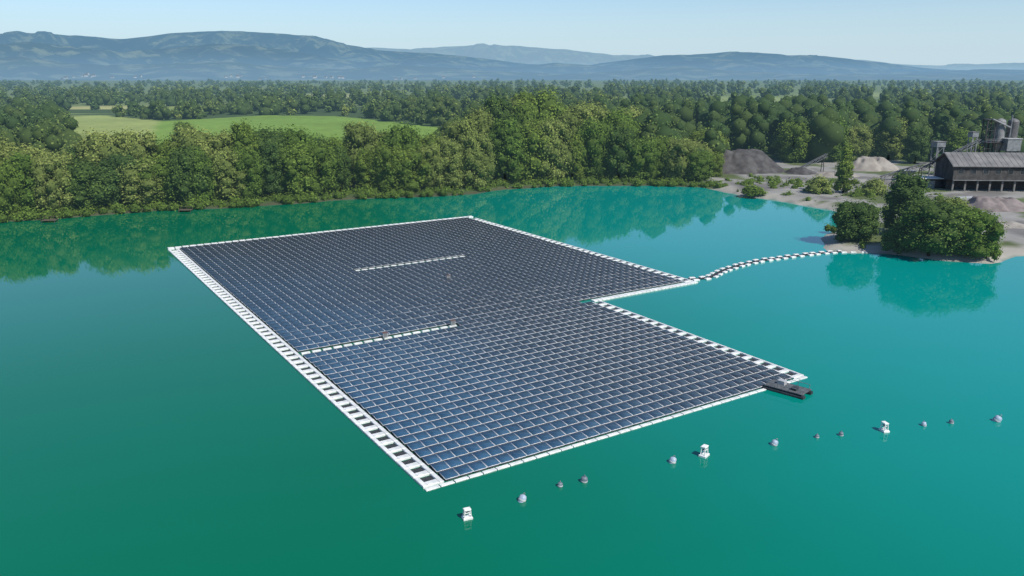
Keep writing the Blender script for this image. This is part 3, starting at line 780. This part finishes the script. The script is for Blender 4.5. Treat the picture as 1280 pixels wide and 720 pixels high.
for x in (-2.1, 2.1):
    for y in (-1.9, 1.9):
        m = MB(); m.box((x, y, (zt2 - 4.1) / 2), (.35, .35, zt2 - 4.1)); m.build('leg', M['dark'], t)
def conveyor(u0, v0, u1, v1, base_v, label, width=1.3):
    b = G((u0 + u1) / 2, base_v); Yd = b.y
    def pt(u, v):
        s_ = Yd / (CT - (v - 360) / FP * ST); return Vector(((u - 640) / FP * s_ - b.x, 0, zpx(v, Yd) - 1.0))
    p0, p1 = pt(u0, v0), pt(u1, v1)
    t = empty('conveyor', (b.x, b.y, 1.0), .05, label, 'conveyor')
    m = MB()
    for y in (-width / 2, width / 2):
        for dz in (-.5, .5): m.tube(p0 + Vector((0, y, dz)), p1 + Vector((0, y, dz)), .09, n=5)
        for i in range(10):
            q0 = p0.lerp(p1, i / 10) + Vector((0, y, -.5)); q1 = p0.lerp(p1, (i + 1) / 10) + Vector((0, y, .5)); m.tube(q0, q1, .06, n=5)
    m.build('truss', M['grey'], t)
    dr = (p1 - p0); a = math.atan2(dr.z, dr.x)
    m = MB(); m.box((p0 + p1) / 2 + Vector((0, 0, .35)), (dr.length, width * .8, .14), R=Matrix.Rotation(-a, 3, 'Y')); m.build('belt', M['blackfloat'], t)
    for f in (.3, .9):
        q = p0.lerp(p1, f); m = MB()
        for y in (-1.2, 1.2): m.tube((q.x, y, 0), (q.x, y * .5, q.z - .45), .14, n=6)
        m.tube((q.x, -.9, q.z * .5), (q.x, .9, q.z * .5), .08, n=5)
        m.build('leg', M['dark'], t)
conveyor(1150, 212, 1226, 176, 232, 'long inclined conveyor climbing to the silo tower')
conveyor(990, 216, 1034, 194, 219, 'short inclined conveyor next to the dark gravel heap')
conveyor(1100, 222, 1158, 205, 229, 'low conveyor at the right of the pale sand heap')
def tower(u, v, vt, k_, label):
    p = G(u, v); t = empty('screening_tower', (p.x, p.y, 1.1), .2, label, 'tower')
    zt = zpx(vt, p.y) - 1.1
    m = MB()
    for x in (-k_, k_):
        for y in (-k_, k_): m.box((x, y, zt / 2 - .7), (.25, .25, zt - 1.4))
    for k in range(5):
        z = .6 + k * (zt - 2) / 5
        for y in (-k_, k_): m.tube((-k_, y, z), (k_, y, z + (zt - 2) / 5), .08, n=5)
    m.build('frame', M['grey'], t)
    m = MB(); m.box((0, 0, zt - .6), (k_ * 2.65, k_ * 2.5, 1.6)); m.build('cabin', M['grey'], t)
    m = MB(); m.box((0, 0, zt + .3), (k_ * 3, k_ * 2.8, .16)); m.build('roof', M['roof'], t)
    m = MB(); m.box((0, 0, zt * .55), (k_ * 2.5, k_ * 2.5, .16)); m.build('platform', M['dark'], t)
tower(1166, 233, 178, 1.2, 'narrow grey screening tower left of the long dark building')
tower(1208, 229, 166, .9, 'slim grey tower between the screening tower and the silos')
def shed(u, v, w_, d_, h_, rz, label, rm):
    p = G(u, v); t = empty('yard_shed', (p.x, p.y, 1.15), rz, label, 'shed')
    m = MB(); m.box((w_ / 2, d_ / 2, h_ / 2), (w_ - 1, d_ - .6, h_)); m.build('wall', M['brownwall'] if w_ > 8 else M['palegrey'], t)
    m = MB(); m.box((w_ / 2, d_ / 2, h_ + .12), (w_, d_ + .8, .22)); m.build('roof', rm, t)
    m = MB(); m.box((w_ * .3, .27, h_ * .4), (w_ * .25, .06, h_ * .8)); dd_ = m.build('door', M['grey'], t)
    m = MB(); m.box((w_ * .3 + w_ * .09, .21, h_ * .4), (.08, .06, .4)); m.build('handle', M['dark'], dd_)
    m = MB(); m.box((w_ * .7, .27, h_ * .6), (w_ * .2, .06, h_ * .3)); m.build('window', M['pane'], t)
shed(1151, 240, 9.6, 5.2, 3.0, -.06, 'low shed with a white flat roof left of the long dark building', M['white'])
shed(1128, 228, 5.0, 3.0, 2.6, .1, 'small pale shed at the foot of the low conveyor', M['palegrey'])
shed(1176, 224, 5.0, 3.4, 4.2, -.1, 'small pale shed right of the screening tower', M['palegrey'])
p = G(1207, 262); t = empty('site_container', (p.x, p.y, 1.0), .15, 'pale site container in front of the left end of the long dark building', 'container')
m = MB(); m.box((0, 0, 1.3), (6, 2.4, 2.5), 0, ch=.05)
for i in range(14): m.box((-2.7 + i * .415, -1.22, 1.3), (.2, .05, 2.2))
m.build('body', M['palegrey'], t)
m = MB(); m.box((-3.02, 0, 1.3), (.05, 2.1, 2.3)); m.build('door', M['grey'], t)

# ---------- far village houses ----------
wm = MB(); wm.box((0, 0, 3), (13, 9, 6)); wm.add([(-6.5, -4.5, 6.01), (-6.5, 4.5, 6.01), (-6.5, 0, 9.6), (6.5, -4.5, 6.01), (6.5, 4.5, 6.01), (6.5, 0, 9.6)], [(0, 2, 1), (3, 4, 5)])
wme = wm.mesh('wall', M['housewall'])
rm = MB(); rm.add([(-7, -5.2, 5.8), (7, -5.2, 5.8), (7, 0, 10.1), (-7, 0, 10.1), (-7, 5.2, 5.8), (7, 5.2, 5.8)], [(0, 1, 2, 3), (3, 2, 5, 4)]); rme = rm.mesh('roof', M['houseroof'])
for (u0, u1, n_) in ((90, 210, 12), (300, 350, 6), (380, 440, 7), (500, 600, 5)):
    for k in range(n_):
        u = rng.uniform(u0, u1); s = rng.uniform(.16, .36); d_ = 4800 + 1800 * s; x = (u - 640) / FP * d_ / CT * .985
        z = hill_z(fore, 6600, u, s, x, d_, 9.1)
        o = empty('house', (x, d_, z - .5), rng.uniform(-.6, .6), 'tiny pale house in the hazy villages at the foot of the hills', 'house', 'houses of the far villages')
        q = rng.uniform(1.0, 1.8); o.scale = (q, q, q)
        link('wall', wme, o); link('roof', rme, o)

# ---------- light, sky, camera ----------
SUN = Vector((.64, -.64, 0)).normalized(); EL = math.radians(47)
sv = Vector((SUN.x * math.cos(EL), SUN.y * math.cos(EL), math.sin(EL)))
ld = bpy.data.lights.new('sun', 'SUN'); ld.energy = 5.0; ld.angle = math.radians(.5); ld.color = (1., .95, .86)
lo = bpy.data.objects.new('sun', ld); C.objects.link(lo); lo.rotation_euler = (-sv).to_track_quat('-Z', 'Y').to_euler(); lo.location = (100, -50, 150)
wd = bpy.data.worlds.new('World'); scene.world = wd; wd.use_nodes = True
nt = wd.node_tree; bg = nt.nodes['Background']; sky = nt.nodes.new('ShaderNodeTexSky'); sky.sky_type = 'NISHITA'; sky.sun_disc = False
sky.sun_elevation = EL; sky.sun_rotation = math.atan2(SUN.x, SUN.y); sky.air_density = 1.0; sky.dust_density = 0.2; sky.ozone_density = 2.5
mx = nt.nodes.new('ShaderNodeMix'); mx.data_type = 'RGBA'; mx.blend_type = 'MULTIPLY'; mx.inputs[0].default_value = 1
mx.inputs[7].default_value = (.84, .98, 1.14, 1)
# low band of pale blue summer haze over the horizon
tc = nt.nodes.new('ShaderNodeTexCoord'); sx = nt.nodes.new('ShaderNodeSeparateXYZ'); nt.links.new(tc.outputs['Generated'], sx.inputs[0])
mr = nt.nodes.new('ShaderNodeMapRange'); mr.interpolation_type = 'SMOOTHSTEP'; mr.inputs[1].default_value = .13; mr.inputs[2].default_value = .0
mr.inputs[3].default_value = 0; mr.inputs[4].default_value = .85
nt.links.new(sx.outputs[2], mr.inputs[0])
hm = nt.nodes.new('ShaderNodeMix'); hm.data_type = 'RGBA'; hm.inputs[7].default_value = (4.7, 6.1, 7.1, 1)
nt.links.new(sky.outputs[0], mx.inputs[6]); nt.links.new(mx.outputs[2], hm.inputs[6]); nt.links.new(mr.outputs[0], hm.inputs[0])
nt.links.new(hm.outputs[2], bg.inputs[0]); bg.inputs[1].default_value = .115
cd = bpy.data.cameras.new('camera'); cd.lens = FP / 1280 * 36; cd.sensor_width = 36; cd.clip_start = .5; cd.clip_end = 60000
co = bpy.data.objects.new('camera', cd); C.objects.link(co); co.location = (0, 0, H); co.rotation_euler = (PI / 2 - TH, 0, 0)
scene.camera = co
scene.view_settings.view_transform = 'Standard'; scene.view_settings.look = 'None'; scene.view_settings.exposure = 0
